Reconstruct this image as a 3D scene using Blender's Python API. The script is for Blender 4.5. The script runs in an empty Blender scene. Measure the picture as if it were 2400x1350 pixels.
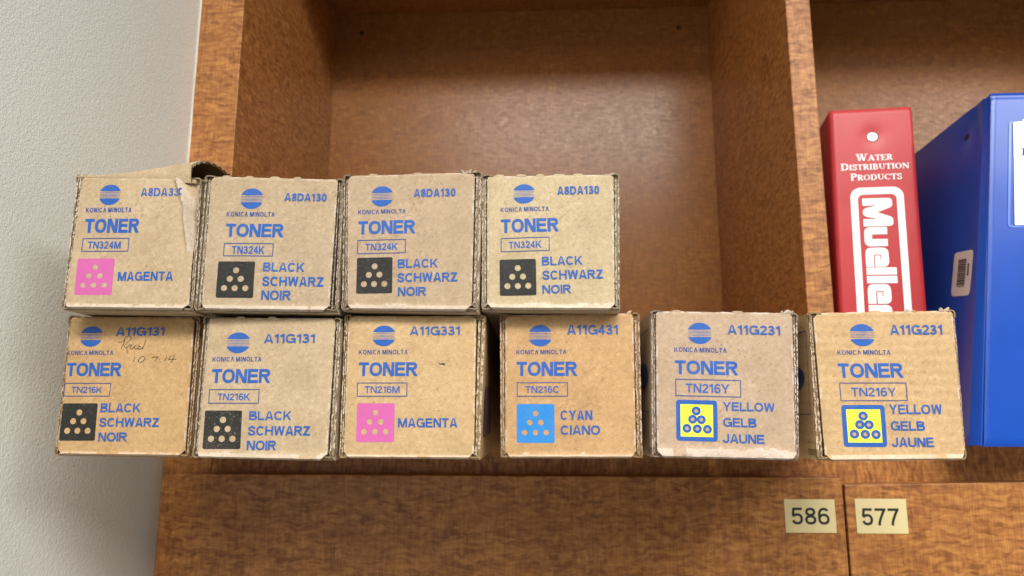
import bpy, bmesh, math, random
from mathutils import Vector, Matrix, noise

sc = bpy.context.scene
COL = sc.collection
rnd = random.Random(7)

# ------------------------------------------------------------------ camera
cd = bpy.data.cameras.new('camera'); cam = bpy.data.objects.new('camera', cd); COL.objects.link(cam)
YAW, PITCH = 0.04364, 0.17211
cam.location = (0, 0, 0); cam.rotation_euler = (math.pi/2 + PITCH, 0, YAW)
cd.sensor_width = 36.0; cd.lens = 1649.58/2400*36.0; cd.clip_start = 0.02; cd.clip_end = 50
cd.dof.use_dof = True; cd.dof.focus_distance = 0.40; cd.dof.aperture_fstop = 11.0
sc.camera = cam

# ------------------------------------------------------------------ light: a ceiling lamp and two added fill lamps
w = bpy.data.worlds.new('World'); sc.world = w; w.use_nodes = True
w.node_tree.nodes['Background'].inputs[0].default_value = (0.98, 0.98, 0.94, 1)
w.node_tree.nodes['Background'].inputs[1].default_value = 0.25
def area(name, loc, target, sx, sy, power, col):
    l = bpy.data.lights.new(name, 'AREA'); l.shape = 'RECTANGLE'; l.size = sx; l.size_y = sy; l.energy = power; l.color = col
    o = bpy.data.objects.new(name, l); COL.objects.link(o); o.location = loc
    o.rotation_euler = (Vector(target)-Vector(loc)).to_track_quat('-Z', 'Y').to_euler()
    return o
area('area_lamp', (0.25, -1.30, 1.25), (0.25, -1.30, 0), 1.2, 0.6, 82, (1.0, 0.98, 0.94))
area('area_lamp', (-0.15, -2.9, 1.25), (-0.15, -2.9, 0), 1.2, 0.6, 26, (1.0, 0.98, 0.94))  # added rear fill, no such lamp seen
area('area_lamp', (1.9, -1.7, 1.25), (1.9, -1.7, 0), 1.2, 1.8, 98, (1.0, 0.98, 0.94))  # added fill from the right to brighten the wall
sc.view_settings.view_transform = 'Standard'; sc.view_settings.look = 'None'
sc.view_settings.exposure = 0.0; sc.view_settings.gamma = 1.0; sc.view_settings.use_curve_mapping = False
sc.render.film_transparent = False
sc.cycles.use_denoising = True

# ------------------------------------------------------------------ helpers
def tag(o, label=None, cat=None, group=None, kind=None):
    if label: o['label'] = label
    if cat: o['category'] = cat
    if group: o['group'] = group
    if kind: o['kind'] = kind
    return o
def empty(name, loc=(0, 0, 0), rz=0):
    o = bpy.data.objects.new(name, None); COL.objects.link(o); o.location = loc; o.rotation_euler = (0, 0, rz)
    o.empty_display_size = 0.02
    return o
class MB:
    """collects verts and faces for ONE mesh"""
    def __init__(s): s.v = []; s.f = []; s.m = []
    def add(s, verts, faces, mi=0):
        b = len(s.v); s.v += [tuple(p) for p in verts]
        for f in faces: s.f.append(tuple(i+b for i in f)); s.m.append(mi)
    def box(s, x0, x1, y0, y1, z0, z1, mi=0):
        s.add([(x0,y0,z0),(x1,y0,z0),(x1,y1,z0),(x0,y1,z0),(x0,y0,z1),(x1,y0,z1),(x1,y1,z1),(x0,y1,z1)],
              [(0,3,2,1),(4,5,6,7),(0,1,5,4),(1,2,6,5),(2,3,7,6),(3,0,4,7)], mi)
    def build(s, name, mats, parent=None, smooth=False, bevel=0, segs=2):
        me = bpy.data.meshes.new(name); me.from_pydata(s.v, [], s.f)
        mats = mats if isinstance(mats, (list, tuple)) else [mats]
        for m in mats: me.materials.append(m)
        for p, mi in zip(me.polygons, s.m): p.material_index = mi; p.use_smooth = smooth
        me.update()
        o = bpy.data.objects.new(name, me); COL.objects.link(o)
        if parent: o.parent = parent
        if bevel:
            b = o.modifiers.new('bevel', 'BEVEL'); b.width = bevel; b.segments = segs; b.limit_method = 'ANGLE'; b.angle_limit = 0.6
        return o
def lerp(a, b, t): return a + (b-a)*t
def sstep(a, b, x):
    t = min(1, max(0, (x-a)/(b-a))); return t*t*(3-2*t)
def n3(x, y, z=0): return noise.noise(Vector((x, y, z)))

# ------------------------------------------------------------------ materials
def newmat(name):
    m = bpy.data.materials.new(name); m.use_nodes = True; nt = m.node_tree
    b = nt.nodes['Principled BSDF']
    return m, nt, b
def N(nt, t, **kw):
    n = nt.nodes.new(t)
    for k, v in kw.items(): setattr(n, k, v)
    return n
def noise_node(nt, vec, scale, detail=3, rough=.55, dist=0):
    n = N(nt, 'ShaderNodeTexNoise'); n.inputs['Scale'].default_value = scale; n.inputs['Detail'].default_value = detail
    n.inputs['Roughness'].default_value = rough; n.inputs['Distortion'].default_value = dist
    nt.links.new(vec, n.inputs['Vector']); return n.outputs['Fac']
def ramp(nt, fac, stops):
    r = N(nt, 'ShaderNodeValToRGB'); e = r.color_ramp.elements
    while len(e) < len(stops): e.new(0.5)
    for el, (p, c) in zip(e, stops): el.position = p; el.color = c if len(c) == 4 else (*c, 1)
    nt.links.new(fac, r.inputs[0]); return r.outputs[0]
def mapping(nt, vec, scale, rot=(0,0,0), loc=(0,0,0)):
    m = N(nt, 'ShaderNodeMapping'); m.inputs['Scale'].default_value = scale; m.inputs['Rotation'].default_value = rot
    m.inputs['Location'].default_value = loc
    nt.links.new(vec, m.inputs['Vector']); return m.outputs[0]
def mixc(nt, fac, a, b, mode='MIX'):
    m = N(nt, 'ShaderNodeMix', data_type='RGBA', blend_type=mode)
    for s, v in ((m.inputs[0], fac), (m.inputs[6], a), (m.inputs[7], b)):
        if hasattr(v, 'links'): nt.links.new(v, s)
        else: s.default_value = v if not isinstance(v, tuple) or len(v) == 4 else (*v, 1)
    return m.outputs[2]
def bump(nt, h, strength, dist, b):
    n = N(nt, 'ShaderNodeBump'); n.inputs['Strength'].default_value = strength; n.inputs['Distance'].default_value = dist
    nt.links.new(h, n.inputs['Height']); nt.links.new(n.outputs[0], b.inputs['Normal']); return n
def objvec(nt): return N(nt, 'ShaderNodeTexCoord').outputs['Object']
def math_node(nt, op, a, b=None):
    m = N(nt, 'ShaderNodeMath', operation=op)
    for s, v in zip(m.inputs, (a, b)):
        if v is None: continue
        if hasattr(v, 'links'): nt.links.new(v, s)
        else: s.default_value = v
    return m.outputs[0]

def wood(name, axis='Z', tone=1.0, rough=.36, seed=0, contrast=1.0, spec=.35):
    """figured reddish-brown laminate: fine fibres along the grain, short dark ripples across it"""
    m, nt, b = newmat(name); v0 = objvec(nt)
    rot = {'Z': (0,0,0), 'X': (0, math.pi/2, 0), 'Y': (math.pi/2, 0, 0)}[axis]
    v = mapping(nt, v0, (1,1,1), rot, (seed*.37, seed*.11, seed*.23))
    warp = N(nt, 'ShaderNodeTexNoise'); warp.inputs['Scale'].default_value = 55; warp.inputs['Detail'].default_value = 2
    nt.links.new(v, warp.inputs['Vector'])
    vw = N(nt, 'ShaderNodeMix', data_type='RGBA', blend_type='LINEAR_LIGHT'); vw.inputs[0].default_value = .0045
    nt.links.new(v, vw.inputs[6]); nt.links.new(warp.outputs['Color'], vw.inputs[7]); vw = vw.outputs[2]
    rip = noise_node(nt, mapping(nt, vw, (92, 92, 350)), 1.0, 1, .45, .6)         # short ripples across the grain
    blk = noise_node(nt, mapping(nt, vw, (320, 320, 130)), 1.0, 1, .5)             # blocky figure
    fib = noise_node(nt, mapping(nt, v, (900, 900, 40)), 1.0, 2, .6)            # fibres
    big = noise_node(nt, mapping(nt, v, (14, 14, 6)), 1.0, 2, .5)
    amp = noise_node(nt, mapping(nt, v, (22, 22, 30)), 1.0, 1, .5)
    f = math_node(nt, 'ADD', math_node(nt, 'MULTIPLY', rip, .70), math_node(nt, 'MULTIPLY', blk, .30))
    k = tone
    dark = (.215*k, .076*k, .019*k); midc = (.362*k, .144*k, .042*k); lite = (.50*k, .225*k, .066*k)
    c = ramp(nt, f, [(.5-.19/contrast, dark), (.5-.005/contrast, midc), (.5+.17/contrast, lite)])
    c = mixc(nt, ramp(nt, amp, [(.30, (.30,)*3), (.50, (0,)*3)]), c, (*midc, 1))
    c = mixc(nt, .55, c, ramp(nt, fib, [(.3, (.62,.56,.50)), (.7, (1.25,1.25,1.2))]), 'MULTIPLY')
    c = mixc(nt, .22, c, ramp(nt, big, [(.3, (.82,.79,.75)), (.7, (1.15,1.14,1.1))]), 'MULTIPLY')
    nt.links.new(c, b.inputs['Base Color'])
    r = ramp(nt, f, [(.3, (rough+.05,)*3), (.7, (rough-.04,)*3)])
    nt.links.new(r, b.inputs['Roughness']); b.inputs['Specular IOR Level'].default_value = spec
    bump(nt, f, .10, .0006, b)
    return m
W_DOOR = wood('laminate_door', 'Z', .94, .40, 1, 1.1)
W_SIDE = wood('laminate_side', 'Z', 1.0, .42, 2, 1.05)
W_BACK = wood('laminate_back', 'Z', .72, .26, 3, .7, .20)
W_IN = wood('laminate_inner', 'Z', .58, .40, 4, .5)
W_SHELF = wood('laminate_shelf', 'X', 1.0, .40, 5, 1.2)
W_TOP = wood('laminate_top', 'X', .8, .45, 6, .6)

def wall_mat():
    m, nt, b = newmat('wall_paint'); v = objvec(nt)
    a = noise_node(nt, v, 900, 2, .5, .1); c = noise_node(nt, v, 380, 1, .5)
    h = math_node(nt, 'ADD', math_node(nt, 'MULTIPLY', a, .75), math_node(nt, 'MULTIPLY', c, .5))
    col = ramp(nt, noise_node(nt, v, 6, 2), [(.3, (.80,.83,.775)), (.7, (.83,.86,.805))])
    nt.links.new(col, b.inputs['Base Color']); b.inputs['Roughness'].default_value = .38
    b.inputs['Specular IOR Level'].default_value = .55
    bump(nt, h, .55, .0009, b); return m
M_WALL = wall_mat()

def card(name, base, pink=0.0, ribs=0.0, seed=0, fleck=1.0):
    """kraft board: mottled pulp, short fibres in every direction, faint flutes under the liner"""
    m, nt, b = newmat(name); v = mapping(nt, objvec(nt), (1,1,1), (0,0,0), (seed*.31, seed*.17, seed*.53))
    r_, g_, bl = base
    mott = noise_node(nt, v, 55, 4, .6); pulp = noise_node(nt, v, 420, 3, .65)
    c = ramp(nt, mott, [(.30, (r_*.90, g_*.885, bl*.86)), (.5, base), (.72, (r_*1.07, g_*1.075, bl*1.09))])
    c = mixc(nt, .42, c, ramp(nt, pulp, [(.33, (.80,.76,.71)), (.5, (1,1,1)), (.68, (1.18,1.19,1.2))]), 'MULTIPLY')
    for i, (ang, col, lo) in enumerate(((.5, (1.22,1.24,1.27), .66), (-.8, (.76,.71,.64), .68), (1.45, (1.22,1.24,1.27), .67), (2.3, (.74,.68,.62), .69))):
        fv = mapping(nt, mapping(nt, v, (1,1,1), (0, ang, 0), (i*3.1, 0, i*1.7)), (1300, 700, 300))
        f = noise_node(nt, fv, 1.0, 0, .5, .3)
        k = ramp(nt, f, [(lo, (0,0,0)), (lo+.06, (.5*fleck,)*3)])
        c = mixc(nt, k, c, mixc(nt, 1.0, c, (*col, 1), 'MULTIPLY'))
    sp = noise_node(nt, v, 900, 0, .5)
    c = mixc(nt, ramp(nt, sp, [(.80, (0,0,0)), (.83, (.6,.6,.6))]), c, (.12,.08,.05))
    h = pulp
    if ribs:
        wv = N(nt, 'ShaderNodeTexWave', wave_type='BANDS', bands_direction='Z'); wv.inputs['Scale'].default_value = 60
        wv.inputs['Distortion'].default_value = .6; wv.inputs['Detail'].default_value = 1
        nt.links.new(v, wv.inputs['Vector'])
        c = mixc(nt, ribs*.5, c, ramp(nt, wv.outputs['Fac'], [(0, (.86,.84,.8)), (1, (1.06,1.06,1.06))]), 'MULTIPLY')
        h = math_node(nt, 'ADD', math_node(nt, 'MULTIPLY', pulp, .6), math_node(nt, 'MULTIPLY', wv.outputs['Fac'], ribs))
    nt.links.new(c, b.inputs['Base Color']); b.inputs['Roughness'].default_value = .78
    b.inputs['Specular IOR Level'].default_value = .25
    bump(nt, h, .22, .0003, b)
    return m
def ink(name, col, wear=.10, rough=.6, speck=0.0, speckcol=(.3,.28,.24), under=(.45,.34,.2)):
    m, nt, b = newmat(name); v = objvec(nt)
    t = noise_node(nt, v, 700, 3, .7); big = noise_node(nt, v, 90, 2, .5)
    c = mixc(nt, ramp(nt, t, [(.55, (0,0,0)), (.8, (wear*3,)*3)]), (*col, 1), (*under, 1))
    c = mixc(nt, ramp(nt, big, [(.35, (0,0,0)), (.75, (wear*1.3,)*3)]), c, (*under, 1))
    if speck:
        s = noise_node(nt, v, 1100, 2, .7)
        c = mixc(nt, ramp(nt, s, [(.60, (0,0,0)), (.74, (speck,)*3)]), c, (*speckcol, 1))
    nt.links.new(c, b.inputs['Base Color']); b.inputs['Roughness'].default_value = rough
    b.inputs['Specular IOR Level'].default_value = .3
    return m
I_BLUE = ink('ink_blue', (.010, .088, .36), .045)
I_KM = ink('ink_fine_blue', (.012, .055, .24), .04)
I_BLACK = ink('ink_black', (.014, .014, .014), .02, .6, .25)
I_DUSTY = ink('ink_dusty_black', (.015, .015, .015), .04, .6, .8)
I_MAG = ink('ink_pink', (.53, .098, .325), .06)
I_CYAN = ink('ink_cyan', (.016, .205, .56), .05)
I_YEL = ink('ink_yellow', (.80, .78, .055), .03)
I_SIDE = ink('ink_side_pink_shade', (.13, .05, .12), .2)  # pink print darkened: the gap's shade is put into the ink colour
I_SIDEB = ink('ink_side_blue_shade', (.020, .040, .14), .2)  # blue print dimmed the same way, gap shade in its colour
I_PEN = ink('ink_pencil', (.075, .05, .03), .15)
def plain(name, col, rough=.5, spec=.5, nz=.06, bscale=0, bstr=.1):
    m, nt, b = newmat(name); v = objvec(nt)
    c = ramp(nt, noise_node(nt, v, 40, 3), [(.3, tuple(x*(1-nz) for x in col)), (.7, tuple(min(1, x*(1+nz)) for x in col))])
    nt.links.new(c, b.inputs['Base Color']); b.inputs['Roughness'].default_value = rough; b.inputs['Specular IOR Level'].default_value = spec
    if bscale: bump(nt, noise_node(nt, v, bscale, 2), bstr, .0005, b)
    return m
M_RED = plain('red_vinyl', (.47, .036, .040), .36, .34, .05, 260, .05)
M_BLUE = plain('blue_vinyl', (.004, .064, .41), .30, .5, .06, 60, .10)
M_WHITE = plain('white_print', (.86, .86, .86), .5, .4, .02)
M_PAPER = plain('white_paper', (.88, .88, .87), .6, .3, .02)
M_POCKET = plain('pocket_edge', (.10, .20, .62), .25, .5, .05)
M_TAPE = plain('label_tape', (.64, .53, .275), .45, .4, .04)
M_DARK = plain('dark_print', (.02, .02, .018), .5, .3, .03)
M_STICK = plain('sticker', (.62, .56, .52), .5, .4, .04)
M_CAP = plain('screw_cap', (.03, .025, .012), .5, .3, .03)
M_SHADE = plain('board_shade', (.10, .065, .035), .9, .1, .15)  # darkened board: shade under the lifted lid is put into the colour

# ------------------------------------------------------------------ wall and cabinet
ZS = -0.0262
XW, XL, XR, XD, YF, YB = -0.3225, -0.2807, 0.2241, 0.2461, 0.600, 0.8777
mb = MB(); mb.box(XW-.05, XW-.0003, -1.6, 1.1, -1.5, 1.25)
tag(mb.build('wall', M_WALL), kind='structure')

cab = tag(empty('shelf_cabinet', (0, 0, 0)), 'brown wood-grain wall cabinet with open compartments above numbered doors', 'cabinet')
def cpart(name, x0, x1, y0, y1, z0, z1, m, bevel=.0009, parent=cab):
    b = MB(); b.box(x0, x1, y0, y1, z0, z1); return b.build(name, m, parent, bevel=bevel)
ZC = 0.5351
cpart('scribe_strip', XW, XW+.0085, YF+.0006, YB, -.50, ZC+.03, W_SIDE, .0003)
cpart('side_panel', XW+.0086, XL, YF, YB, -.50, ZC+.03, W_SIDE, .0005)
cpart('divider', XR, XD, YF, YB, ZS+.0003, ZC, W_SIDE)
cpart('side_panel', .80, .822, YF, YB, -.50, ZC+.03, W_SIDE)
cpart('back_panel', XW+.010, (XR+XD)/2-.0002, YB+.0002, YB+.012, ZS-.03, ZC+.028, W_BACK, 0)
cpart('back_panel', (XR+XD)/2+.0002, .81, YB+.0002, YB+.012, ZS-.03, ZC+.028, W_BACK, 0)
cpart('shelf', XL+.0003, .7997, YF, YB, ZS-.040, ZS, W_SHELF)
cpart('top_panel', XL+.0001, .7999, YF, YB, ZC+.0001, ZC+.03, W_TOP)
b = MB(); n_ = 60; vs = []
for i in range(n_+1):
    z = -.02+.54*i/n_; w_ = .0007+.0007*max(-.6, n3(z*22, 3, 1)); vs += [(XW-.0002, YF-.0003, z), (XW+w_*.6, YF-.0008, z), (XW+w_, YF+.0004, z)]
b.add(vs, [f for i in range(n_) for f in ((3*i, 3*i+1, 3*i+4, 3*i+3), (3*i+1, 3*i+2, 3*i+5, 3*i+4))])
b.build('caulk_bead', plain('caulk', (.78, .74, .64), .6, .3), cab, smooth=True)
for x, z in ((-.2437, .5074), (.1846, .5048)):
    b = MB(); n = 14
    vs = [(x, YB-.0006, z)] + [(x+.0034*math.cos(2*math.pi*i/n), YB-.0002, z+.0034*math.sin(2*math.pi*i/n)) for i in range(n)]
    b.add(vs, [(0, 1+i, 1+(i+1) % n) for i in range(n)]); b.build('screw_cap', M_CAP, cab)

# ------------------------------------------------------------------ lettering: stroke glyphs
def arc(cx, cy, rx, ry, a0, a1, n=12, p=2.25):
    out = []
    for i in range(n+1):
        a = math.radians(a0+(a1-a0)*i/n); c, s = math.cos(a), math.sin(a)
        out.append((cx+rx*math.copysign(abs(c)**(2/p), c), cy+ry*math.copysign(abs(s)**(2/p), s)))
    return out
def catmull(pts, n=4):
    out = []
    for i in range(len(pts)-1):
        p0 = pts[max(i-1, 0)]; p1 = pts[i]; p2 = pts[i+1]; p3 = pts[min(i+2, len(pts)-1)]
        for k in range(n):
            t = k/n
            out.append(tuple(.5*((2*b)+(-a+c)*t+(2*a-5*b+4*c-d)*t*t+(-a+3*b-3*c+d)*t**3) for a, b, c, d in zip(p0, p1, p2, p3)))
    return out+[pts[-1]]
WID = dict(zip('TONERABLCKSHWZIMGYUJDF', (.80,1.0,.90,.82,.90,.92,.88,.74,.93,.92,.84,.90,1.22,.80,.22,1.08,.98,.92,.88,.70,.90,.74)))
def glyph(ch, th, k=1.0):
    """strokes ('s', points) and polygons ('p', points) of a plain grotesque capital, cap height 1"""
    t = th/2; W = WID.get(ch, .70)*k; l, r, b, u = t, W-t, t, 1-t; S = []
    s = lambda *p: S.append(('s', list(p))); P = lambda *p: S.append(('p', list(p)))
    sl = lambda pts: S.append(('s', pts))
    if ch == '1': W = .36*k+t+.06; s((.36*k, 0), (.36*k, 1)); P((.03, .70), (.03, .82), (.36*k-t*.6, 1), (.36*k, 1), (.36*k, .70))
    elif ch == '0': sl(arc(W/2, .5, W/2-t, .5-t, 90, 450, 28, 2.3))
    elif ch == '2': sl(arc(W/2, .70, W/2-t, .30-t, 175, -20, 12)+[(W*.62, .44), (l+.04, b+.10), (l+.02, b)]+[(W, b)])
    elif ch == '3':
        sl(arc(W*.47, .73, W*.42-t, .27-t, 170, -90, 12)+[(W*.36, .53-t+.01)]); sl([(W*.36, .53-t+.01)]+arc(W*.48, .29, W*.50-t, .29-t, 90, -170, 14))
    elif ch == '4': s((W*.68, 0), (W*.68, 1)); s((0, .22+t), (W, .22+t)); P((.0, .22+t), (.0, .22+t+.14), (W*.60, 1), (W*.60+.1, 1), (W*.60, .80), (.15, .22+t))
    elif ch == '5': s((W*.94, u), (W*.20, u), (W*.12, .50)); sl([(W*.12, .47)]+arc(W*.49, .335, W*.50-t, .335-t, 140, -165, 16))
    elif ch == '6': sl(arc(W/2, .325, W/2-t, .325-t, 0, 360, 22)); sl([(l, .30)]+arc(W*.52, .56, W*.52-t, .44-t, 180, 40, 12))
    elif ch == '7': s((0, u), (W, u)); sl(catmull([(W-t*1.1, u), (W*.62, .58), (W*.42, .25), (W*.36, 0)]))
    elif ch == '8': sl(arc(W/2, .745, W*.45-t, .255-t, 0, 360, 18)); sl(arc(W/2, .28, W*.5-t, .28-t, 0, 360, 20))
    elif ch == 'T': s((0, u), (W, u)); s((W/2, 0), (W/2, u))
    elif ch == 'O': sl(arc(W/2, .5, W/2-t, .5-t, 90, 450, 30))
    elif ch == 'N': s((l, 0), (l, 1)); s((r, 0), (r, 1)); P((0, 1), (th*1.25, 1), (W, 0), (W-th*1.25, 0))
    elif ch == 'E': s((l, 0), (l, 1)); s((l, u), (W*.97, u)); s((l, .52), (W*.92, .52)); s((l, b), (W, b))
    elif ch == 'F': s((l, 0), (l, 1)); s((l, u), (W*.97, u)); s((l, .50), (W*.88, .50))
    elif ch == 'L': s((l, 0), (l, 1)); s((l, b), (W, b))
    elif ch == 'I': W = th; s((t, 0), (t, 1))
    elif ch == 'H': s((l, 0), (l, 1)); s((r, 0), (r, 1)); s((l, .52), (r, .52))
    elif ch in 'RBPD':
        s((l, 0), (l, 1))
        if ch == 'D': sl([(l, u), (W*.45, u)]+arc(W*.45, .5, W*.55-t, .5-t, 90, -90, 14)+[(l, b)])
        elif ch == 'B':
            sl([(l, u), (W*.58, u)]+arc(W*.58, .755, W*.36-t, .245-t, 90, -90, 8)+[(l, .51+t-.04)]); sl([(l, .53-t+.03), (W*.6, .53-t+.03)]+arc(W*.6, .285, W*.40-t, .285-t, 90, -90, 8)+[(l, b)])
        else:
            sl([(l, u), (W*.58, u)]+arc(W*.58, .715, W*.38-t, .285-t, 90, -90, 10)+[(l, .43+t)])
            if ch == 'R': P((W*.38, .47), (W*.38+th*1.15, .47), (W*1.02, 0), (W*1.02-th*1.2, 0))
    elif ch == 'A': P((0, 0), (th*1.12, 0), (W/2+th*.02, 1), (W/2-th*.62, 1)); P((W, 0), (W-th*1.12, 0), (W/2-th*.02, 1), (W/2+th*.62, 1)); s((W*.22, .285), (W*.78, .285))
    elif ch == 'V': P((0, 1), (th*1.12, 1), (W/2+.02, 0), (W/2-th*.5, 0)); P((W, 1), (W-th*1.12, 1), (W/2-.02, 0), (W/2+th*.5, 0))
    elif ch == 'W':
        q = W/4
        for i, (a, c) in enumerate(((th*.55, q), (2*q, q), (2*q, 3*q), (W-th*.55, 3*q))): P((a-th*.52, 1), (a+th*.52, 1), (c+th*.5, 0), (c-th*.5, 0))
    elif ch == 'M': s((l, 0), (l, 1)); s((r, 0), (r, 1)); P((0, 1), (th*1.35, 1), (W/2+th*.5, 0), (W/2-th*.5, 0)); P((W, 1), (W-th*1.35, 1), (W/2-th*.5, 0), (W/2+th*.5, 0))
    elif ch == 'Y': P((0, 1), (th*1.2, 1), (W/2+t, .40), (W/2-t, .40)); P((W, 1), (W-th*1.2, 1), (W/2-t, .40), (W/2+t, .40)); s((W/2, 0), (W/2, .43))
    elif ch == 'K': s((l, 0), (l, 1)); P((W*.97, 1), (W*.97-th*1.25, 1), (l, .38), (l+.02, .20)); P((W, 0), (W-th*1.25, 0), (W*.34, .53), (W*.48, .68))
    elif ch == 'Z': s((W*.04, u), (W*.97, u)); s((0, b), (W, b)); P((W*.97, u), (W*.97-th*1.3, u), (0, b), (th*1.3, b))
    elif ch == 'U': sl([(l, 1), (l, .36)]+arc(W/2, .36, W/2-t, .36-t, 180, 360, 14)+[(r, 1)])
    elif ch == 'J': sl([(r, 1), (r, .32)]+arc(W/2, .32, W/2-t, .32-t, 0, -185, 12))
    elif ch == 'C': sl(arc(W/2, .5, W/2-t, .5-t, 38, 322, 24))
    elif ch == 'G': sl(arc(W/2, .5, W/2-t, .5-t, 38, 335, 24)); s((W*.55, .47), (W-t*.8, .47), (W-t*.8, 0))
    elif ch == 'S':
        sl([(t+x*(W-2*t), t+y*(1-2*t)) for x, y in catmull([(.97,.72),(.90,.90),(.72,.99),(.48,1),(.20,.96),(.05,.82),(.08,.66),(.26,.56),(.52,.50),(.80,.42),(.98,.28),(.94,.12),(.76,.015),(.50,0),(.20,.03),(.04,.14),(0,.30)], 2)])
    elif ch == '^': W = .9*k; P((0, 0), (th*1.1, 0), (W/2+th*.5, 1), (W/2-th*.5, 1)); P((W, 0), (W-th*1.1, 0), (W/2-th*.5, 1), (W/2+th*.5, 1))
    return W, S
def ribbon(pts, th):
    """quads of constant width along a polyline, mitred"""
    closed = abs(pts[0][0]-pts[-1][0])+abs(pts[0][1]-pts[-1][1]) < 1e-6
    p = [Vector(q) for q in pts]; k = len(p); L = []; Rr = []
    for i in range(k):
        a = p[i-1] if i else (p[-2] if closed else None); c = p[i+1] if i < k-1 else (p[1] if closed else None)
        d1 = (p[i]-a).normalized() if a is not None and (p[i]-a).length > 1e-9 else None
        d2 = (c-p[i]).normalized() if c is not None and (c-p[i]).length > 1e-9 else None
        d1 = d1 or d2; d2 = d2 or d1
        n1 = Vector((-d1.y, d1.x)); n2 = Vector((-d2.y, d2.x)); m = n1+n2
        m = m.normalized() if m.length > 1e-6 else n1
        w_ = th/2/max(.45, m.dot(n1)); L.append(p[i]+m*w_); Rr.append(p[i]-m*w_)
    vs = [tuple(q) for q in L]+[tuple(q) for q in Rr]
    return vs, [(i, i+k, i+1+k, i+1) for i in range(k-1)]
class Flat:
    """2-D sheets (u, w in metres), later bent onto a surface; every new piece lies 4 micrometres over the last"""
    def __init__(s): s.pieces = []
    def poly(s, pts, lift=None): s.pieces.append(([tuple(p) for p in pts], [tuple(range(len(pts)))], lift))
    def rib(s, pts, th): v, f = ribbon(pts, th); s.pieces.append((v, f, None))
    def raw(s, v, f): s.pieces.append((v, f, None))
    def text(s, txt, u0, u1, w0, w1, th=.19, gap=.13, rot=0, space=.35, spread=None):
        k = 1.0; kw = w1-w0
        for _ in range(6):
            x = 0; G = []
            for ch in txt:
                if ch == ' ': x += space*k; continue
                W, S = glyph(ch, th, k); G.append((x, S)); x += W+gap
            x -= gap; k *= (u1-u0)/kw/x
        kx = (u1-u0)/x; cu, cw = (u0+u1)/2, (w0+w1)/2
        cr, sr = math.cos(rot), math.sin(rot)
        def tr(p):
            a, b = u0+p[0]*kx-cu, w0+p[1]*kw-cw
            return (cu+a*cr-b*sr, cw+a*sr+b*cr)
        for gx, S in G:
            for kind, pts in S:
                pts = [(q[0]+gx, q[1]) for q in pts]
                if kind == 's': v, f = ribbon(pts, th)
                else: v, f = pts, [tuple(range(len(pts)))]
                s.pieces.append(([tr(q) for q in v], f, None))
    def fill(s, loops):
        """outline with holes"""
        cu = bpy.data.curves.new('tmp', 'CURVE'); cu.dimensions = '2D'; cu.fill_mode = 'BOTH'
        for lp in loops:
            sp = cu.splines.new('POLY'); sp.points.add(len(lp)-1); sp.use_cyclic_u = True
            for pt, q in zip(sp.points, lp): pt.co = (q[0]*1000, q[1]*1000, 0, 1)
        o = bpy.data.objects.new('tmp', cu); COL.objects.link(o)
        me = bpy.data.meshes.new_from_object(o.evaluated_get(bpy.context.evaluated_depsgraph_get()))
        s.pieces.append(([(v.co.x/1000, v.co.y/1000) for v in me.vertices], [tuple(p.vertices) for p in me.polygons], None))
        bpy.data.objects.remove(o); bpy.data.curves.remove(cu); bpy.data.meshes.remove(me)
    def build(s, name, mat, parent, surf, lift=.00010, cell=.0025, clip=None, step=4e-6):
        """surf(u, w) -> (x, y, z, nx, ny, nz)"""
        bm = bmesh.new()
        lay = bm.verts.layers.float.new('h')
        for i, (v, f, _) in enumerate(s.pieces):
            vv = [bm.verts.new((a, b, 0)) for a, b in v]
            for q in vv: q[lay] = lift+step*i
            for ff in f:
                try: bm.faces.new([vv[j] for j in ff])
                except ValueError: pass
        if clip: bmesh.ops.bisect_plane(bm, geom=bm.verts[:]+bm.edges[:]+bm.faces[:], plane_co=clip[0], plane_no=clip[1], clear_outer=True)
        if cell:
            for ax in (0, 1):
                lo = min(q.co[ax] for q in bm.verts); hi = max(q.co[ax] for q in bm.verts)
                k = math.floor(lo/cell)+1
                while k*cell < hi:
                    co = [0, 0, 0]; no = [0, 0, 0]; co[ax] = k*cell; no[ax] = 1
                    bmesh.ops.bisect_plane(bm, geom=bm.verts[:]+bm.edges[:]+bm.faces[:], plane_co=co, plane_no=no); k += 1
        bmesh.ops.triangulate(bm, faces=[f for f in bm.faces if len(f.verts) > 4])
        # consistent facing
        for f in bm.faces:
            f.normal_update()
            if f.normal.z < 0: f.normal_flip()
        for q in bm.verts:
            h = q[lay]; x, y, z, nx, ny, nz = surf(q.co.x, q.co.y); q.co = (x+nx*h, y+ny*h, z+nz*h)
        me = bpy.data.meshes.new(name); bm.to_mesh(me); bm.free(); me.materials.append(mat)
        o = bpy.data.objects.new(name, me); COL.objects.link(o); o.parent = parent
        return o
def rrect(u0, u1, w0, w1, r, n=5):
    out = []
    for cx, cy, a in ((u1-r, w1-r, 0), (u0+r, w1-r, 90), (u0+r, w0+r, 180), (u1-r, w0+r, 270)):
        out += [(cx+r*math.cos(math.radians(a+90*i/n)), cy+r*math.sin(math.radians(a+90*i/n))) for i in range(n+1)]
    return out
def circ(cx, cy, rx, ry=None, n=20):
    ry = ry or rx
    return [(cx+rx*math.cos(2*math.pi*i/n), cy+ry*math.sin(2*math.pi*i/n)) for i in range(n)]

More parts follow.
